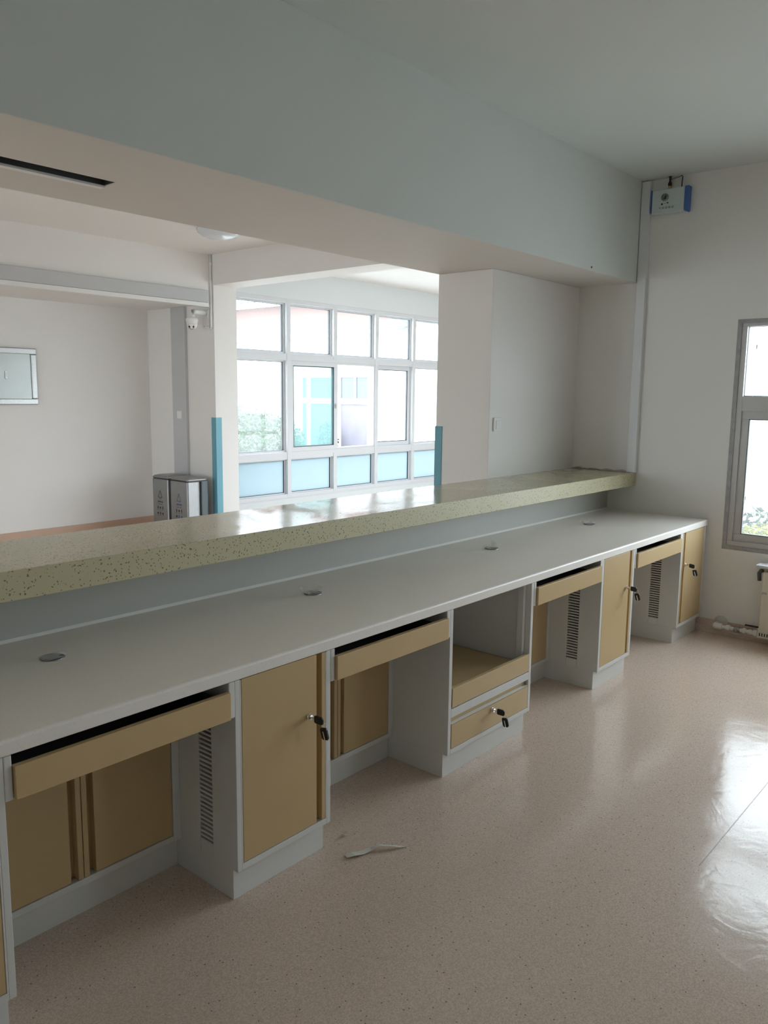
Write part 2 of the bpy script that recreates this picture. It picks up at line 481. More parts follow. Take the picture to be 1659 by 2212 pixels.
struct(MB().box(XL, SX, 1.098, 1.128, 2.306, 2.312).box(XL, SX, 1.012, 1.098, 2.49, 2.5).build('trim_2', M_PLASTIC), 'white metal edge beside the ceiling slot')
struct(MB().box(XL, SX + .0, 1.012, 1.098, 2.40, 2.489).box(SX - .004, SX - .0005, 1.011, 1.099, 2.315, 2.45).box(XL, SX, 1.0105, 1.0125, 2.315, 2.45).box(XL, SX, 1.0975, 1.0995, 2.315, 2.45).build('trim_3', M_DUCTDARK), 'dark inside of the ceiling slot')
struct(MB().prism([(XN, .72, .75), (XN, .711, .75), (XN, .72, .759)], (-XN, 0, 0)).build('trim_4', M_CAULK), 'white caulk line behind the worktop')
struct(MB().box(-2.802 + .8, -.03, -.9838, -.9802, 0, .0016).box(-2.80, -2.0, -.9835, -.9805, 0, .0014).build('trim_5', mat('weld_seam', (0.36, 0.31, 0.26), 0.25)), 'welded seam in the vinyl floor')

# ------------------------------------------------------------------ windows
def frame_bars(mb, axis, t0, t1, hole, wd):
    a0, a1, z0, z1 = hole
    def bx(p, q, r, s_):
        if axis == 'x': mb.box(t0, t1, p, q, r, s_)
        else: mb.box(p, q, t0, t1, r, s_)
    bx(a0, a1, z0, z0 + wd); bx(a0, a1, z1 - wd, z1)
    bx(a0, a0 + wd, z0 + wd, z1 - wd); bx(a1 - wd, a1, z0 + wd, z1 - wd)
    return bx

# right wall windows
def right_window(name, hole, label):
    y0, y1, z0, z1 = hole
    w = thing(name, (0.05, (y0 + y1) / 2, z0), label, 'window')
    w['kind'] = 'structure'
    mb = MB(); frame_bars(mb, 'x', -.002, .012, hole, .026)
    mb.build('sealant_edge', M_SEAL, w)
    h2 = (y0 + .024, y1 - .024, z0 + .024, z1 - .01)
    mb = MB(); bx = frame_bars(mb, 'x', .006, .085, h2, .034)
    mb.box(.008, .083, y0 + .04, y1 - .04, 1.463, 1.556)
    mb.box(.02, .075, (y0 + y1) / 2 - .02, (y0 + y1) / 2 + .02, 1.5, z1 - .03)
    mb.build('window_frame', M_GREYALU, w, bevel=.002)
    ym = (y0 + y1) / 2
    for (a, b, t) in ((ym - .03, h2[1] - .024, .02), (h2[0] + .024, ym + .03, .05)):
        hs = (a, b, z0 + .05, 1.468)
        s_ = MB(); frame_bars(s_, 'x', t, t + .026, hs, .056)
        so = s_.build('sash', M_GREYALU, w, bevel=.002)
        g = MB(); frame_bars(g, 'x', t + .001, t + .024, (a + .052, b - .052, hs[2] + .052, hs[3] - .052), .008)
        g.build('gasket', M_GASKET, so)
        MB().box(t + .011, t + .015, a + .05, b - .05, hs[2] + .05, hs[3] - .05).build('pane', M_GLASS, so)
    g = MB()
    for a, b in ((y0 + .05, ym - .015), (ym + .015, y1 - .05)):
        frame_bars(g, 'x', .03, .055, (a, b, 1.55, z1 - .036), .010)
    g.build('gasket', M_GASKET, w)
    MB().box(.040, .044, y0 + .05, y1 - .05, 1.54, z1 - .03).build('pane', M_GLASS, w)
    return w
right_window('window_1', WIN_R, 'grey aluminium sliding window in the end wall')
right_window('added_window_4', WIN_R2, 'unseen second grey sliding window added farther along the end wall')  # out of view, added to bring more daylight into the near room

# far corridor window: three rows, columns 0.79 m wide
cw = thing('window_2', (2.75, 5.40, WIN_C[2]), 'wide white aluminium corridor window of many panes', 'window')
cw['kind'] = 'structure'
x0, x1, z0, z1 = WIN_C
MUL = [.385 + .788 * k for k in range(7)]
Y0, Y1 = 5.352, 5.44
mb = MB(); bx = frame_bars(mb, 'y', Y0, Y1, WIN_C, .05)
for k, x in enumerate(MUL[1:6]):
    def post(r, q): mb.box(x - .030, x + .030, Y0 - .004, Y1 + .003, r, q)
    if k != 1: post(.310, 2.615)
    else: post(.310, .80); post(1.965, 2.615)
mb.box(.375, 5.13, Y0 + .003, Y1 + .006, 1.925, 2.005)
mb.box(.375, 5.13, Y0 + .003, Y1 + .006, .755, .845)
mb.build('window_frame', M_ALU, cw, bevel=.003)
# inner ledge beads round each fixed pane
bd = MB()
for k in range(6):
    a, b = MUL[k] + .030, MUL[k + 1] - .030
    frame_bars(bd, 'y', 5.395, 5.43, (a, b, 2.005, 2.588), .022)
    frame_bars(bd, 'y', 5.395, 5.43, (a, b, .338, .757), .014)
    if k in (0, 4, 5):
        frame_bars(bd, 'y', 5.395, 5.43, (a, b, .845, 1.928), .020)
bd.build('glazing_bead', M_ALU, cw, bevel=.002)
gk = MB()
for k in range(6):
    a, b = MUL[k] + .050, MUL[k + 1] - .050
    frame_bars(gk, 'y', 5.400, 5.434, (a, b, 2.026, 2.570), .006)
    frame_bars(gk, 'y', 5.400, 5.434, (a + -.008, b + .008, .350, .747), .006)
    if k in (0, 4, 5):
        frame_bars(gk, 'y', 5.400, 5.434, (a, b, .864, 1.910), .006)
gk.build('gasket', M_GASKET, cw)
gl = MB(); fr = MB()
for k in range(6):
    a, b = MUL[k] + .03, MUL[k + 1] - .03
    gl.box(a, b, 5.412, 5.417, 2.01, 2.59)
    fr.box(a, b, 5.412, 5.417, .34, .76)
    if k in (0, 4, 5):
        gl.box(a, b, 5.412, 5.417, .84, 1.93)
gl.build('pane', M_GLASS, cw)
fr.build('frosted_pane', M_FROST, cw)
def sash(xa, xb, y, m_glass, latch):
    hs = (xa, xb, .845, 1.925)
    s_ = MB(); frame_bars(s_, 'y', y, y + .03, hs, .058)
    so = s_.build('sash', M_ALU, cw, bevel=.003)
    g = MB(); frame_bars(g, 'y', y - .001, y + .028, (xa + .054, xb - .054, .899, 1.871), .008)
    g.build('gasket', M_GASKET, so)
    MB().box(xa + .05, xb - .05, y + .012, y + .016, .89, 1.88).build('pane', m_glass, so)
    if latch:
        MB().box(latch - .008, latch + .008, y - .012, y, 1.36, 1.42).box(latch - .005, latch + .005, y - .02, y - .01, 1.38, 1.40).build('latch', M_STEEL, so, bevel=.003)
sash(MUL[1] + .022, MUL[2] + .035, 5.358, M_GLASS, MUL[2] + .005)
sash(MUL[1] + .06, MUL[2] + .06, 5.402, M_GLASS2, None)
sash(MUL[3] + .025, MUL[4] - .025, 5.402, M_GLASS, None)
mb = MB(); frame_bars(mb, 'y', 5.36, 5.43, (MUL[2] + .03, MUL[3] - .03, .845, 1.925), .022)
mb.build('track_frame', M_ALU, cw, bevel=.003)
struct(MB().box(WIN_C[0], WIN_C[1], 5.338, 5.352, WIN_C[2] - .012, WIN_C[2] + .004).build('trim_6', M_ALU), 'thin trim strip under the corridor window')
# unseen near corridor window, added to light the column and lobby
nw = thing('added_window_3', (2.5, 1.13, WIN_N[2]), 'unseen white aluminium window added opposite the corridor windows', 'window')
nw['kind'] = 'structure'
mb = MB(); bx = frame_bars(mb, 'y', 1.10, 1.17, WIN_N, .05)
for k in range(1, 6):
    x = WIN_N[0] + k * .8
    bx(x - .025, x + .025, WIN_N[2], WIN_N[3])
mb.box(WIN_N[0] + .03, WIN_N[1] - .03, 1.105, 1.165, 1.93, 2.0); mb.box(WIN_N[0] + .03, WIN_N[1] - .03, 1.105, 1.165, .78, .85)
mb.build('window_frame', M_ALU, nw)
MB().box(WIN_N[0] + .02, WIN_N[1] - .02, 1.130, 1.135, WIN_N[2] + .02, WIN_N[3] - .02).build('pane', M_GLASS, nw)
for nm, W, lab in (('added_window_5', WIN_L, 'unseen tall white aluminium window added in the far left lobby wall'),):  # out of view, added to light the lobby from the left
    lw = thing(nm, (XL - .12, (W[0] + W[1]) / 2, W[2]), lab, 'window')
    lw['kind'] = 'structure'
    mb = MB(); bx = frame_bars(mb, 'x', XL - .15, XL - .08, W, .05)
    n_ = round((W[1] - W[0]) / .8)
    for k in range(1, n_):
        y = W[0] + k * (W[1] - W[0]) / n_
        bx(y - .025, y + .025, W[2], W[3])
    mb.build('window_frame', M_ALU, lw)
    MB().box(XL - .12, XL - .115, W[0] + .02, W[1] - .02, W[2] + .02, W[3] - .02).build('pane', M_GLASS, lw)

lf = thing('added_window_6', (-7.875, .85, WIN_F[2]), 'unseen tall white aluminium window added in the lobby wall beside the counter', 'window')  # out of view, added to light the lobby's back wall
lf['kind'] = 'structure'
mb = MB(); frame_bars(mb, 'y', .82, .88, WIN_F, .05)
mb.box(-7.90, -7.85, .822, .878, WIN_F[2] + .03, WIN_F[3] - .03)
mb.build('window_frame', M_ALU, lf)
MB().box(WIN_F[0] + .02, WIN_F[1] - .02, .848, .853, WIN_F[2] + .02, WIN_F[3] - .02).build('pane', M_GLASS, lf)

# ------------------------------------------------------------------ outside
struct(MB().box(-30, 60, -40, 60, -.32, -.22).build('ground', M_PAVE), 'courtyard paving')
bld = thing('courtyard_building', (9.5, 13, -.22), 'white courtyard building with salmon band and tiled roof outside the corridor windows', 'building')
BX = 8.0
MB().box(BX, BX + 5, 6.4, 24, -.22, 2.95).build('wall', M_OUTWALL, bld)
MB().box(BX - .10, BX, 6.4, 24, 2.95, 3.12).build('ledge', M_BAND, bld)
MB().box(BX - .02, BX + 4.9, 6.4, 24, 3.12, 3.62).build('upper_band', M_ORANGE, bld)
# wavy tiled roof rising away from the eave
rf = MB()
ny, per, rows = 480, .24, 12
def roof_pt(i, r, top):
    y = 6.2 + i * (24 - 6.2) / ny
    wv = .028 * math.cos(2 * PI * y / per)
    s_ = r * .36
    x = BX - .38 + s_ * .90
    z = 3.545 + s_ * .44 + wv + (.075 if top else 0)
    return (x, y, z)
for r in range(rows):
    a = [rf.bm.verts.new(roof_pt(i, r - .16, True)) for i in range(ny + 1)]
    b = [rf.bm.verts.new(roof_pt(i, r + 1, False)) for i in range(ny + 1)]
    lo = [rf.bm.verts.new(Vector(roof_pt(i, r - .16, True)) - Vector((0, 0, .016))) for i in range(ny + 1)]
    for i in range(ny):
        rf.bm.faces.new((a[i], a[i + 1], b[i + 1], b[i]))
        rf.bm.faces.new((lo[i], lo[i + 1], a[i + 1], a[i]))
rf.build('roof', M_ROOF, bld)
# pipe along the wall with a bent wire end
MB().tube([(BX - .05, 15.5, 2.79), (BX - .05, 11, 2.81), (BX - .05, 9.6, 2.86), (BX - .05, 9.1, 2.93)], .018, 8).tube([(BX - .05, 9.1, 2.93), (BX - .09, 9.0, 2.98), (BX - .12, 9.08, 3.03), (BX - .07, 9.16, 3.04)], .012, 6).tube([(BX - .05, 9.1, 2.93), (BX - .06, 9.25, 2.84), (BX - .04, 9.5, 2.80)], .012, 6).build('pipe', M_BAND, bld, smooth=True)
# door bay: white frame, dark panes above, lavender panels below
DY0, DY1 = 10.10, 12.36
mb = MB(); bx = frame_bars(mb, 'x', BX - .06, BX + .02, (DY0, DY1, -.2, 2.0), .09)
mb.box(BX - .055, BX + .015, DY0 + .03, DY1 - .03, 1.31, 1.44)
for p_, q_, r_ in ((11.02, 11.20, -.15), (12.0, 12.12, -.15), (10.55, 10.60, 1.4)):
    mb.box(BX - .065, BX + .01, p_, q_, r_, 1.95)
of = mb.build('door_frame', M_DOORW, bld)
MB().box(BX - .03, BX - .005, DY0 + .05, DY1 - .05, 1.40, 1.95).build('transom_pane', M_OUTGLASS, of)
MB().box(BX - .03, BX - .005, DY0 + .05, DY1 - .05, -.15, 1.35).build('door_panel', M_DOORP, of)
MB().box(BX - .05, BX, 9.96, 10.06, -.2, 2.9).build('corner_strip', M_BAND, bld)
ow = MB(); frame_bars(ow, 'x', BX - .04, BX + .02, (14.40, 15.9, 1.38, 1.98), .05)
owf = ow.build('window_frame', M_DOORW, bld)
MB().box(BX - .02, BX - .005, 14.43, 15.87, 1.41, 1.95).build('window_pane', M_OUTWIN, owf)

def foliage(centres, n, size, rnd):
    mb = MB()
    for _ in range(n):
        c, rad = rnd.choice(centres)
        while True:
            d = Vector((rnd.uniform(-1, 1), rnd.uniform(-1, 1), rnd.uniform(-1, 1)))
            if .05 < d.length < 1: break
        d = d.normalized() * (.55 + .45 * rnd.random() ** .5)
        p = Vector(c) + Vector((d.x * rad[0], d.y * rad[1], d.z * rad[2]))
        if p.z < -.2: continue
        a = rnd.uniform(0, 2 * PI); t = rnd.uniform(-.9, .9)
        u = Vector((math.cos(a) * math.cos(t), math.sin(a) * math.cos(t), math.sin(t)))
        w = u.cross(Vector((rnd.uniform(-1, 1), rnd.uniform(-1, 1), rnd.uniform(-.4, 1)))).normalized()
        nn = u.cross(w)
        L = size * rnd.uniform(.7, 1.3); W = L * .26
        v = [mb.bm.verts.new(q) for q in (p, p + u * L * .5 + w * W + nn * W * .35, p + u * L + nn * -W * .3, p + u * L * .5 - w * W + nn * W * .35)]
        mb.bm.faces.new((v[0], v[1], v[2])); mb.bm.faces.new((v[0], v[2], v[3]))
    return mb
rnd = random.Random(3)
def shrub(name, loc, centres, n, size, material, label, cat='shrub'):
    t = thing(name, loc, label, cat)
    foliage(centres, n, size, rnd).build('foliage', material, t, recalc=False)
    for k in range(4):
        c, rad = centres[k % len(centres)]
        MB().tube([(c[0] + rnd.uniform(-.1, .1), c[1] + rnd.uniform(-.1, .1), -.22), (c[0] + rnd.uniform(-.2, .2), c[1] + rnd.uniform(-.2, .2), c[2] + rad[2] * .3)], [.02, .008], 6).build('stem', M_STEM, t)
    return t
shrub('evergreen_shrub', (6.5, 12.3, -.22), [((6.5, 12.75, .5), (.75, .75, .80)), ((6.5, 12.1, .42), (.75, .65, .78)), ((6.5, 11.55, .28), (.65, .6, .72)), ((6.5, 13.6, .5), (.8, .8, .8)), ((6.6, 11.25, .0), (.5, .45, .5))], 9000, .105, M_LEAF, 'big glossy evergreen shrub outside the leftmost corridor window pane')
shrub('dark_hedge', (7.55, 11.05, -.22), [((7.6, 11.1, .35), (.3, .16, .55))], 700, .08, M_LEAFD, 'narrow dark shrub by the door of the courtyard building')
shrub('garden_hedge', (3.35, .35, -.22), [((3.3, .40, .06), (.5, .55, .40)), ((3.4, -.2, .06), (.5, .6, .42)), ((3.4, -1.0, .08), (.5, .6, .42))], 4200, .075, M_LEAFD, 'blue green hedge outside the end wall window, behind yellow leaves', 'hedge')
shrub('yellow_shrub', (2.1, .05, -.22), [((2.1, .18, .14), (.35, .40, .32)), ((2.1, -.4, .12), (.35, .45, .32)), ((2.1, -1.1, .12), (.35, .5, .32))], 3600, .055, M_LEAFY, 'yellow green leafy shrub just outside the end wall window')
tag(MB().tube([(5.0, .985, -.22), (5.0, .985, 3.2)], .028, 10).build('downpipe', M_OUTWALL, smooth=True), 'white downpipe on the wall outside the end wall window', 'pipe')
MB_N = MB().box(.24, 9.2, 1.009, 1.012, ZC, 3.35)
struct(MB_N.build('trim_7', M_OUTWALL))

# ------------------------------------------------------------------ counter: worktop and raised top
wt = MB().prism([(XN + .002, .719, .75), (XN + .002, .008, .75), (XN + .002, .002, .748), (XN + .002, 0, .742), (XN + .002, 0, .71), (XN + .002, .719, .71)], (-XN - .004, 0, 0)).build('worktop', M_TOP, bevel=.003, seg=3)
tag(wt, 'long pale grey worktop running over all the cabinets', 'worktop')
bt = MB().box(XN + .002, -.003, .516, 1.010, .933, 1.024).build('raised_counter_top', M_STONE, bevel=.004, seg=3)
bt.data.materials.append(M_STONEEDGE)                    # honed front edge, polished top
for p in bt.data.polygons:
    if p.normal.y < -.5: p.material_index = 1
tag(bt, 'thick speckled beige stone counter top on the upstand wall', 'counter top')

# ------------------------------------------------------------------ base cabinets
ZT, ZB, FY, TY, CD = .708, .10, .004, .028, .55
fr_ = .021                                     # face frame width
def side_panel(mb, x, y0, y1, z0, z1, th, slots):
    """upright side board; with slots it is cut through by 26 real slits"""
    if not slots:
        mb.box(x, x + th, y0, y1, z0, z1); return
    s0, s1, n = .124, .188, 26
    zb, zt = .146, .520
    mb.box(x, x + th, y0, s0, z0, z1); mb.box(x, x + th, s1, y1, z0, z1)
    p = (zt - zb) / (n - 1); h = .0076
    mb.box(x, x + th, s0, s1, z0, zb)
    for k in range(n - 1):
        mb.box(x, x + th, s0, s1, zb + k * p + h, zb + (k + 1) * p)
    mb.box(x, x + th, s0, s1, zb + (n - 1) * p + h, z1)
def lock(parent, x, z, y=FY):
    MB().lathe((x, y, z), (0, -1, 0), [(.0, -.002), (.010, -.002), (.010, .004), (.0085, .006), (.0085, .014), (.0, .0145)], 20).build('lock', M_CHROME, parent, smooth=False)
def keys(x, z, y, label, ang):
    k = thing('key_pair', (x, y, z), label, 'keys', 'cabinet keys left in their locks')
    yy = y - .0145
    def fob(c, ax, up, ln, wd):
        ax = Vector(ax).normalized(); up = Vector(up).normalized(); nn = ax.cross(up).normalized()
        mb = MB()
        c = Vector(c)
        pr_ = [(-.45, -.40), (-.30, -.5), (.35, -.5), (.5, -.32), (.5, .32), (.35, .5), (-.30, .5), (-.45, .40)]
        mb.prism([c + ax * (a * ln + ln * .45) + up * (b * wd) - nn * .004 for a, b in pr_], nn * .008)
        return mb
    # key in the lock
    d = Vector((math.sin(ang) * .25, -1, -.10)).normalized()
    p0 = Vector((x, yy, z))
    kb = fob(p0 + d * .012, d, (0, .0, 1), .036, .025).build('key_head', M_BLACK, k, bevel=.0015)
    MB().prism([p0 + Vector((0, 0, -.003)) + Vector((-.001, 0, 0)), p0 + Vector((-.001, 0, .003)), p0 + d * .014 + Vector((-.001, 0, .003)), p0 + d * .014 + Vector((-.001, 0, -.003))], (.002, 0, 0)).build('key_blade', M_CHROME, k)
    # ring through both heads
    e = p0 + d * .046 + Vector((0, 0, -.004))
    ring = [e + Vector((0, math.cos(t) * .009, math.sin(t) * .011 - .007)) for t in [2 * PI * i / 14 for i in range(15)]]
    MB().tube(ring, .0009, 6).build('key_ring', M_CHROME, k, smooth=True)
    # hanging key
    d2 = Vector((.12 * math.cos(ang), -.22, -1)).normalized()
    h0 = e + Vector((0, 0, -.014))
    fob(h0 + d2 * .002, d2, (0.2, -1, .1), .042, .026).build('key_head', M_BLACK, k, bevel=.0015)
    m2 = MB().prism([h0 + d2 * .012 + Vector((-.006, .002, 0)), h0 + d2 * .012 + Vector((-.006, -.002, 0)), h0 + d2 * .040 + Vector((-.006, -.004, 0)), h0 + d2 * .040 + Vector((-.006, .001, 0))], (.0012, 0, 0))
    m2.build('key_blade', M_CHROME, k)
    return k

def door_cabinet(xl, xr, mirror, slots, label, lockpos):
    c = thing('base_cabinet', ((xl + xr) / 2, .28, 0), label, 'cabinet', 'white base cabinets under the worktop')
    b = MB()
    side_panel(b, xl, FY, CD, ZB, ZT, .018, slots)
    side_panel(b, xr - .018, FY, CD, ZB, ZT, .018, False)
    b.box(xl + .018, xr - .018, FY, CD, ZB, ZB + fr_)
    b.box(xl + .018, xr - .018, FY + .042, CD, ZT - .018, ZT)
    b.box(xl + .018, xr - .018, CD - .012, CD, ZB + fr_, ZT - .018)
    b.box(xl + .018, xl + fr_ + .002, FY, FY + .018, ZB + fr_, ZT - .002)
    b.box(xr - fr_ - .002, xr - .018, FY, FY + .018, ZB + fr_, ZT - .002)
    b.build('carcass', M_WHITE, c, bevel=.0015)
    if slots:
        MB().box(xl + .0185, xl + .0205, .115, .20, .135, .535).build('vent_shade_sheet', M_BLACK, c)  # added black sheet standing in for the shade behind the slits
    k = MB().box(xl + .001, xr - .012, TY, CD - .02, 0, ZB)
    k.build('plinth', M_WHITE, c, bevel=.001)
    a, e = xl + fr_ + .0035, xr - fr_ - .0035
    z0, z1 = ZB + fr_ + .003, ZT - .001
    # door profile with a recessed finger grip next to one long edge
    if not mirror:
        pts = [(a, FY), (e - .040, FY), (e - .040, FY + .030), (e - .016, FY + .030), (e - .016, FY), (e, FY), (e, FY + .036), (a, FY + .036)]
    else:
        pts = [(a, FY), (a + .016, FY), (a + .016, FY + .030), (a + .040, FY + .030), (a + .040, FY), (e, FY), (e, FY + .036), (a, FY + .036)]
    d = MB().prism([(p[0], p[1], z0) for p in pts], (0, 0, z1 - z0)).build('door', M_TAN, c, bevel=.001)
    lock(d, *lockpos)
    return c
X0L, X0R = -5.025, -4.623
X1L, X1R, X2L, X2R, X3L, X3R, X4L, X4R = -3.950, -3.551, -2.880, -2.239, -1.548, -1.146, -.450, -.030
door_cabinet(X0L, X0R, False, True, 'white base cabinet with tan door, farthest of all from the end wall', (-4.73, .508))
door_cabinet(X1L, X1R, False, True, 'tan doored base cabinet with slotted side standing next to the floor scraps', (-3.653, .508))
door_cabinet(X3L, X3R, False, True, 'tan doored base cabinet with slotted side beyond the open drawer unit', (-1.243, .508))
door_cabinet(X4L, X4R, True, True, 'last tan doored base cabinet standing against the end wall', (-.366, .500))
keys(-3.653, .508, FY, 'black keys hanging in the tan door next to the floor scraps', .9)
keys(-1.243, .508, FY, 'black keys hanging in the tan door beyond the open drawer unit', .6)
keys(-.366, .500, FY, 'black keys hanging in the tan door beside the end wall', -.3)
keys(-2.561, .202, FY, 'black keys hanging in the lock of the low drawer', 1.3)
# scribe strip between last cabinet and the end wall
tag(MB().box(X4R + .001, -.001, .02, .05, .09, ZT).build('filler_strip', M_WHITE), 'narrow white filler strip between last cabinet and end wall', 'filler strip')

# open unit with pull-out tray and drawer
ou = thing('drawer_unit', ((X2L + X2R) / 2, .28, 0), 'wide white unit with open shelf, tan pull-out tray and low tan drawer', 'cabinet', 'white base cabinets under the worktop')
b = MB()
side_panel(b, X2L, FY, CD, ZB, ZT, .020, False); side_panel(b, X2R - .020, FY, CD, ZB, ZT, .020, False)
b.box(X2L + .02, X2R - .02, FY, CD, ZB, ZB + fr_)
b.box(X2L + .02, X2R - .02, FY, CD, .256, .292)
b.box(X2L + .02, X2R - .02, .03, CD, ZT - .012, ZT)
b.box(X2R - .045, X2R - .02, .03, .06, .30, ZT - .012)
# back board with a cable hole
hx0, hx1, hz0, hz1 = -2.835, -2.735, .415, .53
b.box(X2L + .02, hx0, CD - .012, CD, ZB + fr_, ZT - .012); b.box(hx1, X2R - .02, CD - .012, CD, ZB + fr_, ZT - .012)
b.box(hx0, hx1, CD - .012, CD, ZB + fr_, hz0); b.box(hx0, hx1, CD - .012, CD, hz1, ZT - .012)
b.build('carcass', M_WHITE, ou, bevel=.0015)
hp = [(hx0, hz0), (hx1, hz0), (hx1, hz1 - .035), (hx1 - .012, hz1 - .012), (hx1 - .035, hz1), (hx0, hz1)]
MB().prism([(x, CD - .010, z) for x, z in hp], (0, .006, 0)).build('cable_port', M_BLACK, ou)
MB().box(X2L + .001, X2R - .012, TY, CD - .02, 0, ZB).build('plinth', M_WHITE, ou, bevel=.001)
xa, xb = X2L + .024, X2R - .024
tr = MB().box(xa, xb, FY - .002, FY + .016, .297, .378).box(xa + .012, xb - .012, FY + .016, CD - .03, .318, .336)
tr.build('pull_out_tray', M_TAN, ou, bevel=.0015)
for p in (xa + .001, xb - .011):
    MB().box(p, p + .010, .05, CD - .03, .322, .332).build('runner', M_BLACK, ou)
d = MB().prism([(xa, FY - .001, .124), (xa, FY - .001, .224), (xa, FY + .018, .228), (xa, FY + .018, .252), (xa, FY + .040, .252), (xa, FY + .040, .124)], (xb - xa, 0, 0)).build('drawer', M_TAN, ou, bevel=.001)
MB().box(xa + .001, xb - .001, FY - .0012, FY + .0172, .2285, .2295).build('grip_edge', M_PLASTIC, d)
lock(d, -2.561, .202)

# ------------------------------------------------------------------ kneehole backs and keyboard drawers
def kneehole(xl, xr, label, gap):
    t = thing('kneehole_cabinet', ((xl + xr) / 2, .45, 0), label, 'cabinet', 'low cabinets at the back of the knee spaces')
    y = .293
    b = MB()
    b.box(xl, xl + .028, y, y + .25, ZB, .70); b.box(xr - .028, xr, y, y + .25, ZB, .70)
    b.box(xl + .028, xr - .028, y, y + .25, ZB, ZB + .021); b.box(xl + .028, xr - .028, y, y + .25, .68, .70)
    b.box(xl + .028, xr - .028, y + .235, y + .25, ZB + .021, .68)
    b.build('carcass', M_WHITE, t, bevel=.0015)
    MB().box(xl, xr, .318, .318 + .2, 0, ZB).build('plinth', M_WHITE, t)
    z0, z1 = ZB + .0235, .677
    a, e, m = xl + .0305, xr - .0305, gap
    for (p, q, s) in ((a, m - .0015, 1), (m + .0015, e, -1)):
        if s == 1: pts = [(p, y + .002), (q - .038, y + .002), (q - .038, y + .028), (q - .016, y + .028), (q - .016, y), (q, y), (q, y + .034), (p, y + .034)]
        else: pts = [(p, y), (p + .016, y), (p + .016, y + .028), (p + .038, y + .028), (p + .038, y + .002), (q, y + .002), (q, y + .034), (p, y + .034)]
        MB().prism([(v[0], v[1], z0) for v in pts], (0, 0, z1 - z0)).build('door', M_TAN, t, bevel=.001)
kneehole(X0R, X1L, 'low tan two door cabinet in the knee space farthest from the end wall', -4.288)
kneehole(X1R, X2L, 'low tan two door cabinet in the knee space behind the floor scraps', -3.218)
kneehole(X2R, X3L, 'low tan cabinet in the knee space between open drawer unit and slotted cabinet', -1.893)
kneehole(X3R, X4L, 'low tan cabinet in the knee space nearest the end wall', -.80)
def kb_drawer(xl, xr, label):
    t = thing('keyboard_drawer', ((xl + xr) / 2, .2, .595), label, 'drawer', 'shallow drawers hung over the knee spaces')
    for p, q in ((xl + .0005, xl + .020), (xr - .0225, xr - .0005)):
        MB().box(p, q, FY - .001, .288, .597, ZT).build('bracket', M_WHITE, t, bevel=.003)
    MB().box(xl + .0215, xr - .024, FY - .012, FY + .006, .599, .682).build('drawer_front', M_TAN, t, bevel=.0015)
    tr_ = MB().box(xl + .030, xr - .032, FY + .006, .288, .604, .614)
    tr_.box(xl + .030, xl + .040, FY + .006, .288, .614, .655).box(xr - .042, xr - .032, FY + .006, .288, .614, .655).box(xl + .040, xr - .042, .278, .288, .614, .655)
    tr_.build('tray', M_DARKIN, t)
    for p in (xl + .0205, xr - .0318):
        MB().box(p, p + .009, .03, .285, .62, .65).build('runner', M_STEEL, t)
kb_drawer(X0R, X1L, 'shallow tan drawer over the knee space farthest from the end wall')
kb_drawer(X1R, X2L, 'shallow tan drawer over the knee space behind the floor scraps')
kb_drawer(X2R, X3L, 'shallow tan drawer over the knee space between open drawer unit and slotted cabinet')
kb_drawer(X3R, X4L, 'shallow tan drawer over the knee space nearest the end wall')

# ------------------------------------------------------------------ cable grommets
def grommet(x, y, label, film):
    g = thing('cable_grommet', (x, y, .75), label, 'cable cover', 'round cable covers in the worktop')
    MB().lathe((x, y, .75), (0, 0, 1), [(0, 0), (.036, 0), (.0355, .003), (.031, .0045), (.0, .0045)], 32).build('cap', M_CAPGREY, g)
    MB().box(x - .012, x + .030, y - .020, y + .004, .7545, .7555).build('flap', M_DARKGREY, g, bevel=.001)
    mb = MB()
    r = random.Random(film)
    if film:
        for k in range(3 if film > 1 else 2):
            a = r.uniform(-.6, .6) + (0 if k % 2 else PI * .9)
            c = Vector((x + math.cos(a) * .034, y + math.sin(a) * .03, .756))
            d = Vector((math.cos(a), math.sin(a), r.uniform(.3, 1.1)))
            w = Vector((-math.sin(a), math.cos(a), 0))
            L = r.uniform(.018, .034); W = r.uniform(.014, .022)
            v = [c - w * W, c + w * W * .7, c + d * L + w * W * .5 + Vector((0, 0, .006)), c + d * L * .7 - w * W * .9]
            mid = sum(v, Vector()) / 4 + Vector((0, 0, .005))
            vs = [mb.bm.verts.new(p) for p in v]; vm = mb.bm.verts.new(mid)
            for i in range(4): mb.bm.faces.new((vs[i], vs[(i + 1) % 4], vm))
    vs = [mb.bm.verts.new((x + math.cos(t) * .038, y + math.sin(t) * .036, .7552 + .002 * math.sin(3 * t))) for t in [2 * PI * i / 18 for i in range(18)]]
    vm = mb.bm.verts.new((x, y, .7575))
    for i in range(18): mb.bm.faces.new((vs[i], vs[(i + 1) % 18], vm))
    mb.build('protective_film', M_FILM, g, solid=.0003)
grommet(-4.263, .473, 'round grey cable cover with flat film, farthest from the end wall', 0)
grommet(-3.180, .469, 'round cable cover with torn clear film, on the worktop above the floor scraps', 5)
grommet(-1.873, .475, 'round cable cover with upright film corner, just past the open drawer unit', 2)
grommet(-.767, .472, 'round cable cover with curled film, nearest the end wall', 3)

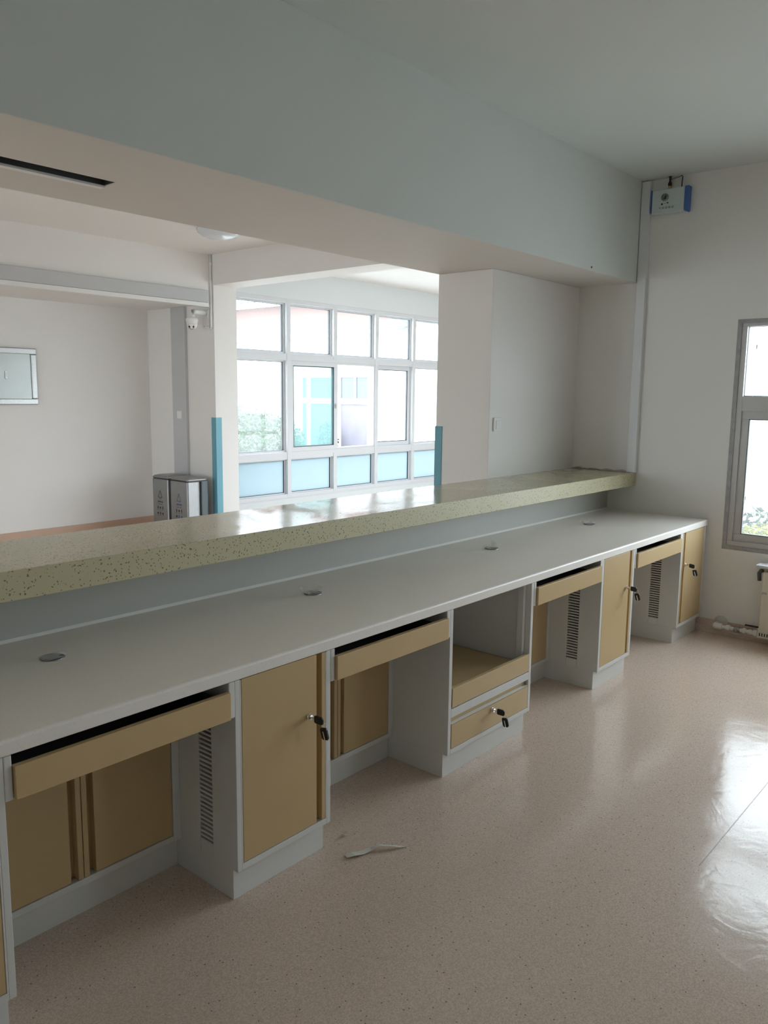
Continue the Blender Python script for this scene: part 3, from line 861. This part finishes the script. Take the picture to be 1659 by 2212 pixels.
# ------------------------------------------------------------------ right wall: trunking, device, radiator
tag(MB().box(-.034, -.0005, .512, .574, 1.0245, 2.956).build('cable_trunking', M_WTRUNK, bevel=.002), 'white vertical cable trunking in the corner of the end wall', 'trunking', 'cable trunking')
dv = thing('gas_regulator_box', (-.045, .37, 2.735), 'pale grey wall box with round gauge and blue sides near the ceiling', 'wall device')
DYA, DYB, DZA, DZB, DX = .252, .500, 2.730, 2.886, -.052
body = MB().prism([(0 - .001, DYA + .026, DZA + .004), (0 - .001, DYB - .008, DZA + .004), (-.001, DYB - .008, DZB - .002), (-.001, DYA + .026, DZB - .002)], (DX + .001, 0, 0)).build('body', M_DEVICE, dv, bevel=.004)
def dprism(y0, y1):
    cch = .018
    return [(-.001, y1, DZB), (-.001, y1, DZA + cch), (-.001, (y1 if y1 > .4 else y1 - .006), DZA + cch * .4), (-.001, y1 - .012 if y1 > .4 else y1 - .014, DZA), (-.001, y0 + .008, DZA), (-.001, y0, DZA + .008), (-.001, y0, DZB)]
MB().prism(dprism(DYA, DYA + .026), (DX - .002, 0, 0)).build('side_cap', M_BLUE, dv, bevel=.003)
MB().box(DX - .002, -.001, DYB - .008, DYB + .001, DZA + .012, DZB).build('side_cap', M_BLUE, dv, bevel=.002)
gy, gz = .405, 2.832
ga = MB().lathe((DX, gy, gz), (-1, 0, 0), [(0, 0), (.024, 0), (.024, .008), (.021, .010), (.021, .006), (0, .006)], 32).build('gauge', M_STEEL, dv)
MB().lathe((DX - .006, gy, gz), (-1, 0, 0), [(0, 0), (.0205, 0), (.0205, .0008), (0, .0008)], 32).build('gauge_face', mat('grey_dial', (0.22, 0.24, 0.25), 0.4), ga)
MB().prism([(DX - .007, gy - .012, gz + .012), (DX - .007, gy - .008, gz + .014), (DX - .007, gy + .010, gz - .010), (DX - .007, gy - .010, gz - .013)], (-.001, 0, 0)).build('gauge_needle', M_INK, ga)
for yy, zz, r in ((gy + .018, gz - .040, .0055), (gy - .020, gz - .036, .0045)):
    MB().lathe((DX, yy, zz), (-1, 0, 0), [(0, 0), (r, 0), (r, .003), (0, .0035)], 16).build('button', M_BLACK, dv)
MB().box(DX - .0006, DX, gy - .012, gy + .010, gz - .039, gz - .037).build('marking', M_INKGREY, dv)
tm = text_mesh('气 体 报 警 器', .0165)
# local x -> -y world (reading left to right seen from -x), local y -> z, normal -> -x
Mtx = Matrix(((0, 0, -1, DX - .0002), (-1, 0, 0, .394), (0, 1, 0, 2.766), (0, 0, 0, 1)))
MB().add_mesh(tm, Mtx).build('lettering', M_INKGREY, dv)
MB().tube([(-.026, .388, DZB), (-.026, .388, DZB + .018)], .009, 12).build('brass_fitting', M_BRASS, dv)
MB().lathe((-.026, .388, DZB + .018), (0, 0, 1), [(0, 0), (.010, 0), (.013, .012), (.010, .024), (.006, .03), (.008, .055), (.011, .058), (.011, .064), (0, .064)], 16).build('valve', mat('dark_bronze', (0.05, 0.045, 0.035), 0.4, metal=0.6), dv, smooth=True)
MB().tube([(-.026, .385, DZB + .055), (-.026, .37, DZB + .062), (-.028, .325, DZB + .067), (-.028, .312, DZB + .073), (-.028, .306, DZB + .066), (-.026, .309, DZB + .03), (-.026, .309, DZB)], [.002, .002, .0022, .003, .003, .0035, .0035], 8).build('cable', M_BLACK, dv, smooth=True)

rad = thing('radiator', (-.07, -.8, .045), 'cream panel radiator standing under the end wall window', 'radiator')
mb = MB().box(-.105, -.03, -1.70, -.386, .075, .47)
mb.build('panel', M_CREAM, rad, bevel=.006)
g = MB().box(-.108, -.028, -1.70, -.383, .048, .058).box(-.108, -.028, -1.70, -.383, .098, .108)
for k in range(86):
    y = -.385 - k * .015
    g.box(-.107, -.029, y - .008, y, .058, .098)
g.build('grille', M_CREAM, rad)
MB().box(-.104, -.032, -1.69, -.387, .055, .10).build('grille_shadow_gap', M_BLACK, rad)
MB().tube([(-.045, -.355, .40), (-.045, -.350, .45), (-.05, -.362, .468), (-.06, -.372, .468)], .012, 10).build('air_vent', M_DARKGREY, rad, smooth=True)
MB().box(-.115, -.004, -1.72, -.345, .495, .512).build('top_cover', M_ALU, rad, bevel=.003)
MB().box(-.112, -.108, -.42, -.39, .33, .34).build('bracket', M_STEEL, rad)
MB().box(-.03, -.004, -1.6, -.42, .2, .44).build('wall_mount', M_STEEL, rad)
rp = thing('radiator_pipe', (-.05, -.25, .03), 'white plastic pipe with valve running from the wall to the radiator', 'pipe')
pz = .058
MB().tube([(-.05, -.10, pz), (-.05, -.15, pz)], .021, 14).tube([(-.05, -.15, pz), (-.05, -.370, pz)], .0125, 12).tube([(-.05, -.175, pz), (-.05, -.20, pz)], .019, 14).tube([(-.05, -.28, pz), (-.05, -.30, pz)], .019, 14).tube([(-.05, -.315, pz), (-.05, -.335, pz)], .017, 14).tube([(-.05, -.347, pz), (-.05, -.3705, pz)], .021, 14).tube([(0, -.105, pz), (-.05, -.105, pz)], .018, 12).build('pipe', M_PLASTIC, rp, smooth=False, bevel=.001)
MB().tube([(-.05, -.225, pz), (-.05, -.262, pz)], .017, 6).tube([(-.05, -.243, pz), (-.075, -.243, pz)], .008, 8).box(-.082, -.074, -.27, -.215, pz - .024, pz - .014).build('valve', M_STEEL, rp)
MB().box(-.036, -.024, -.370, -.285, pz + .030, pz + .040).build('valve_handle', M_BLACK, rp, bevel=.003)
MB().lathe((-.001, -.125, .072), (-1, 0, 0), [(0, 0), (.045, 0), (.040, .006), (.02, .010), (0, .010)], 24).build('wall_plate', M_FILM, rp, smooth=True)

# ------------------------------------------------------------------ light switches and small fittings
def switch_y(x, y, z, label, s=.086):
    t = thing('light_switch', (x, y, z), label, 'light switch', 'light switches')
    MB().box(x - s / 2, x + s / 2, y - .012, y - .0005, z - s / 2, z + s / 2).build('plate', M_PLASTIC, t, bevel=.002)
    MB().box(x - s * .27, x + s * .42, y - .016, y - .011, z - s * .33, z + s * .30).build('rocker', M_PLASTIC, t, bevel=.0015)
switch_y(-1.033, 1.012, 1.362, 'square white light switch on the return wall above the counter')
t = thing('light_switch', (-.035, 5.835, 1.29), 'small white light switch on the tall grey trunking in the lobby', 'light switch', 'light switches')
MB().box(-.040, -.0312, 5.79, 5.875, 1.25, 1.335).build('plate', M_PLASTIC, t, bevel=.002)
MB().box(-.0435, -.0395, 5.805, 5.862, 1.268, 1.318).build('rocker', M_PLASTIC, t, bevel=.001)
sk = thing('wall_socket', (-1.78, YB, .33), 'small white wall socket low on the lobby back wall', 'socket')
MB().box(-1.88, -1.795, YB - .009, YB - .0005, .245, .33).build('plate', M_PLASTIC, sk, bevel=.002)
MB().box(-1.86, -1.815, YB - .011, YB - .008, .262, .312).build('outlet', M_WTRUNK, sk, bevel=.001)
tag(MB().lathe((-.695, .5775, 2.330), (0, -1, 0), [(0, 0), (.0055, 0), (.004, .004), (0, .004)], 12).build('wall_anchor', M_BLACK), 'tiny black anchor in the beam face near the end wall', 'anchor')

# corner guards
def guard(pts_outer, z0, z1, label):
    o = MB().prism([(x, y, z0) for x, y in pts_outer], (0, 0, z1 - z0)).build('corner_guard', M_TEAL, bevel=.002)
    tag(o, label, 'corner guard', 'teal corner guards')
g_ = .004; l_ = .075
guard([(-g_, 5.225 + l_), (-g_, 5.225 - g_), (l_, 5.225 - g_), (l_, 5.225 - .0003), (-.0003, 5.225 - .0003), (-.0003, 5.225 + l_)], .10, 1.276, 'teal corner guard beside the steel litter bins')
guard([(-1.117 - g_, 1.429 - .055), (-1.117 - g_, 1.429 + g_), (-1.117 + .055, 1.429 + g_), (-1.117 + .055, 1.4293), (-1.1173, 1.4293), (-1.1173, 1.429 - .055)], .10, 1.34, 'teal corner guard on the return wall that holds the switch')

# ------------------------------------------------------------------ lobby
tag(MB().box(-.034, -.0005, 5.705, 5.960, 0, 2.464).build('cable_trunking', M_TRUNK, bevel=.002), 'wide grey trunking standing behind the litter bins', 'trunking', 'cable trunking')
tag(MB().box(XL, -.062, 5.232, 5.2645, 2.470, 2.592).build('cable_trunking', M_TRUNK, bevel=.002), 'long grey horizontal trunking along the lobby bulkhead', 'trunking', 'cable trunking')
cd = thing('conduit', (-.012, 5.27, 2.2), 'thin white conduit running down from the lobby ceiling past the camera', 'conduit')
MB().tube([(-.013, 5.252, ZC), (-.013, 5.252, 2.235), (-.013, 5.256, 2.210), (-.013, 5.275, 2.200)], .012, 10).build('tube', M_PLASTIC, cd, smooth=True)
for z in (2.87, 2.69):
    MB().tube([(-.013, 5.252, z - .012), (-.013, 5.252, z + .012)], .016, 12).build('clip', M_PLASTIC, cd)
cc = thing('dome_camera', (-.2, 5.335, 2.2), 'white security camera on a wall arm above the litter bins', 'security camera')
MB().box(-.022, -.0005, 5.288, 5.380, 2.215, 2.425).build('wall_plate', M_PLASTIC, cc, bevel=.004)
for y in (5.30, 5.368):
    for z in (2.235, 2.405):
        MB().lathe((-.022, y, z), (-1, 0, 0), [(0, 0), (.006, 0), (.005, .003), (0, .003)], 10).build('screw', M_STEEL, cc)
ac = 5.335
MB().tube([(-.02, ac, 2.372), (-.155, ac, 2.378), (-.185, ac, 2.372), (-.198, ac, 2.350), (-.20, ac, 2.31)], [.030, .028, .028, .028, .027], 14).build('arm', M_PLASTIC, cc, smooth=True)
MB().lathe((-.20, ac, 2.315), (0, 0, -1), [(0, 0), (.03, 0), (.060, .012), (.064, .020), (.064, .040), (.058, .052), (.056, .075), (.0, .075)], 28).build('housing', M_PLASTIC, cc, smooth=True)
eye = MB().lathe((-.20, ac, 2.245), (0, 0, -1), [(.0, -.012), (.052, -.012), (.055, .0), (.052, .020), (.042, .038), (.026, .050), (0, .055)], 28).build('eyeball', M_PLASTIC, cc, smooth=True)
fd = Vector((-.62, -.62, -.48)).normalized()
sd = fd.cross(Vector((0, 0, 1))).normalized()
fc = Vector((-.20, ac, 2.240)) + fd * .050
MB().lathe(fc - fd * .012, fd, [(0, 0), (.036, 0), (.034, .006), (.0, .009)], 24).build('face', M_STEEL, eye, smooth=True)
for s_ in (-1, 1):
    MB().lathe(fc + sd * s_ * .016 - fd * .004, fd, [(0, 0), (.0125, 0), (.0125, .004), (0, .006)], 16).build('lens', M_BLACK, eye)
dl = thing('ceiling_dome_lamp', (-.84, 4.03, ZC), 'round white dome lamp on the lobby ceiling, half hidden by the beam', 'ceiling lamp')
MB().lathe((-.84, 4.03, ZC), (0, 0, -1), [(0, 0), (.205, 0), (.205, .018), (.2, .02), (0, .02)], 36).build('base', M_PLASTIC, dl)
MB().lathe((-.84, 4.03, ZC - .018), (0, 0, -1), [(0, 0), (.195, 0), (.197, .012), (.185, .035), (.155, .058), (.11, .076), (.06, .086), (0, .09)], 40).build('lamp_cover', M_DOME, dl, smooth=True)
# stainless meter box on the back wall
eb = thing('meter_box', (-1.69, YB, 1.4), 'stainless steel meter box with small door handle on the lobby back wall', 'wall box')
ex0, ex1, ez0, ez1 = -2.06, -1.348, 1.398, 1.968
mb = MB(); frame_bars(mb, 'y', YB - .030, YB - .0005, (ex0, ex1, ez0, ez1), .06)
mb.build('frame', M_STEEL, eb, bevel=.008, seg=3)
dr = MB().box(ex0 + .064, ex1 - .064, YB - .026, YB - .006, ez0 + .044, ez1 - .044).build('door', mat('bright_steel_sheet', (0.40, 0.425, 0.41), 0.42, metal=0.75, noise=(3, 0.06)), eb, bevel=.002)
MB().box(ex0 + .05, ex1 - .05, YB - .006, YB - .0005, ez0 + .03, ez1 - .03).build('shadow_gap', M_BLACK, eb)
hx, hz = -1.668, 1.695
MB().prism([(hx + math.cos(a) * .014, YB - .026, hz + math.sin(a) * .014 + (.028 if math.sin(a) > 0 else -.028)) for a in [2 * PI * (i + .5) / 20 for i in range(20)]], (0, -.006, 0)).build('handle', M_STEEL, dr, bevel=.002)
MB().box(hx - .004, hx + .010, YB - .034, YB - .031, hz - .020, hz + .020).build('handle_grip', M_STEEL, dr, bevel=.001)

# litter bins: printed face towards -x, bright rounded corner towards -y
def rounded(x0, x1, y0, y1, r):
    pts = []
    for cx, cy_, a0 in ((x1 - r, y1 - r, 0), (x0 + r * .4, y1 - r * .4, 90), (x0 + r * .4, y0 + r * .4, 180), (x1 - r, y0 + r, 270)):
        rr = r if cx == x1 - r else r * .4
        for k in range(7):
            a = math.radians(a0 + 15 * k)
            pts.append((cx + math.cos(a) * rr, cy_ + math.sin(a) * rr))
    return pts
def litter_bin(y0, y1, label, ink, recycle, word):
    xa_, xb_ = -.372, -.085
    t = thing('litter_bin', ((xa_ + xb_) / 2, (y0 + y1) / 2, 0), label, 'litter bin', 'steel litter bins in the lobby')
    zt = .60
    MB().prism([(x, y, .03) for x, y in rounded(xa_, -.19, y0, y1, .05)], (0, 0, zt - .03)).build('shell', M_BINSTEEL, t, bevel=.004)
    MB().prism([(x, y, .0) for x, y in rounded(-.192, xb_, y0 + .004, y1 - .004, .04)], (0, 0, zt)).build('back_shell', M_DARKGREY, t)
    MB().prism([(x, y, zt) for x, y in rounded(xa_ + .006, xb_ - .006, y0 + .006, y1 - .006, .05)], (0, 0, .012)).build('rim', M_BLACK, t)
    MB().prism([(x, y, 0) for x, y in rounded(xa_ + .01, -.195, y0 + .01, y1 - .01, .04)], (0, 0, .03)).build('base', M_BLACK, t)
    lid = MB()
    base = rounded(xa_, xb_, y0, y1, .06)
    cx, cy_ = (xa_ + xb_) / 2, (y0 + y1) / 2
    rings = []
    for s_, h in ((1, .012), (1, .024), (.90, .036), (.65, .046), (.35, .051)):
        rings.append([lid.bm.verts.new((cx + (x - cx) * s_, cy_ + (y - cy_) * s_, zt + h)) for x, y in base])
    n = len(base)
    for a, b_ in zip(rings, rings[1:]):
        for k in range(n): lid.bm.faces.new((a[k], a[(k + 1) % n], b_[(k + 1) % n], b_[k]))
    lid.bm.faces.new(rings[0][::-1]); lid.bm.faces.new(rings[-1])
    lid.build('lid', M_BINSTEEL, t, smooth=True)
    # printing on the -x face; across runs along -y
    def P(u, v): return (xa_ - .0004, cy_ - u, v)
    ic = MB()
    def seg(p, q, w=.006):
        p, q = Vector(P(*p)), Vector(P(*q))
        d = (q - p).normalized(); nn = Vector((1, 0, 0)).cross(d) * w / 2
        ic.prism([p - nn, q - nn, q + nn, p + nn], (-.0006, 0, 0))
    if recycle:
        A, B, Cc = (0, .470), (-.036, .388), (.036, .388)
        seg(A, B); seg(B, Cc); seg(Cc, A)
        seg((.006, .388), (.014, .398)); seg((.006, .388), (.014, .378))
    else:
        seg((0, .475), (-.038, .400)); seg((0, .475), (.038, .400)); seg((-.038, .400), (-.014, .400)); seg((.038, .400), (.014, .400))
        seg((-.010, .404), (-.010, .378)); seg((.010, .404), (.010, .378))
    ic.build('symbol', ink, t)
    tm_ = text_mesh(word, .026)
    Mx = Matrix(((0, 0, -1, xa_ - .0004), (-1, 0, 0, cy_), (0, 1, 0, .350), (0, 0, 0, 1)))
    MB().add_mesh(tm_, Mx).build('lettering', ink, t)
    for r_ in range(2):
        for c_ in range(3):
            u, v = (c_ - 1) * .045, .285 - r_ * .062
            tgt = MB()
            if (r_ + c_) % 2 == 0:
                tgt.prism([P(u - .004, v + .020), P(u + .004, v + .020), P(u + .008, v + .006), P(u + .008, v - .014), P(u - .008, v - .014), P(u - .008, v + .006)], (-.0006, 0, 0))
            else:
                tgt.prism([P(u + .013 * math.cos(a), v + .013 * math.sin(a)) for a in [2 * PI * i / 10 for i in range(10)]], (-.0006, 0, 0))
            tgt.prism([P(u - .012, v - .022), P(u + .012, v - .022), P(u + .012, v - .026), P(u - .012, v - .026)], (-.0006, 0, 0))
            tgt.build('pictogram', M_INKBLUE if (recycle and r_ == 1 and c_ > 0) else M_INK, t)
    MB().prism([P(-.045, .326), P(.045, .326), P(.045, .322), P(-.045, .322)], (-.0006, 0, 0)).build('underline', M_INK, t)
    if not recycle: MB().box(xa_ + .012, xb_ - .004, 5.563, 5.5985, 0, zt + .012).build('side_panel', M_BLACK, t, bevel=.003)
litter_bin(5.245, 5.560, 'steel litter bin with blue triangle sign, nearer of the two', M_INKBLUE, True, '可回收物')
litter_bin(5.600, 5.898, 'steel litter bin with black arrow sign, farther of the two', M_INK, False, '其他垃圾')

# ------------------------------------------------------------------ scraps
def ribbon(pts, w, material, name, label, cat):
    mb = MB()
    pv = None
    for i, (x, y, z, tw) in enumerate(pts):
        d = Vector(pts[min(i + 1, len(pts) - 1)][:3]) - Vector(pts[max(i - 1, 0)][:3])
        nn = Vector((-d.y, d.x, 0)).normalized()
        hw = w * tw
        a = mb.bm.verts.new(Vector((x, y, z)) + nn * hw); b_ = mb.bm.verts.new(Vector((x, y, z + .004 * math.sin(i * 1.7) + .004)) - nn * hw)
        if pv: mb.bm.faces.new((pv[0], a, b_, pv[1]))
        pv = (a, b_)
    return tag(mb.build(name, material, solid=.0006), label, cat)
ribbon([(-3.553, -.072, .002, .9), (-3.530, -.085, .004, 1.3), (-3.500, -.098, .003, 1.0), (-3.465, -.108, .007, .7), (-3.440, -.122, .012, .7), (-3.415, -.150, .010, .6), (-3.390, -.170, .006, .45), (-3.367, -.184, .002, .1)], .014, mat('peeled_white_film', (0.72, 0.70, 0.66), 0.4), 'film_scrap', 'long white peeled film scrap lying on the floor', 'scrap')
ribbon([(-3.477, .030, .001, .6), (-3.468, .022, .006, 1.0), (-3.456, .022, .002, .8), (-3.448, .032, .008, .4)], .010, mat('paper_scrap', (0.66, 0.60, 0.52), 0.6), 'paper_scrap', 'tiny crumpled paper scrap on the floor by the plinth', 'scrap')
ribbon([(-.006 - .012 * abs(math.sin(i * 1.3)), .585 + i * .03, 1.026 + .006 * abs(math.sin(i * .9)), .5 + .5 * abs(math.sin(i * 2.1))) for i in range(15)], .012, M_OLDTAPE, 'tape_strip', 'dusty peeled tape lying on the stone counter along the end wall', 'tape')
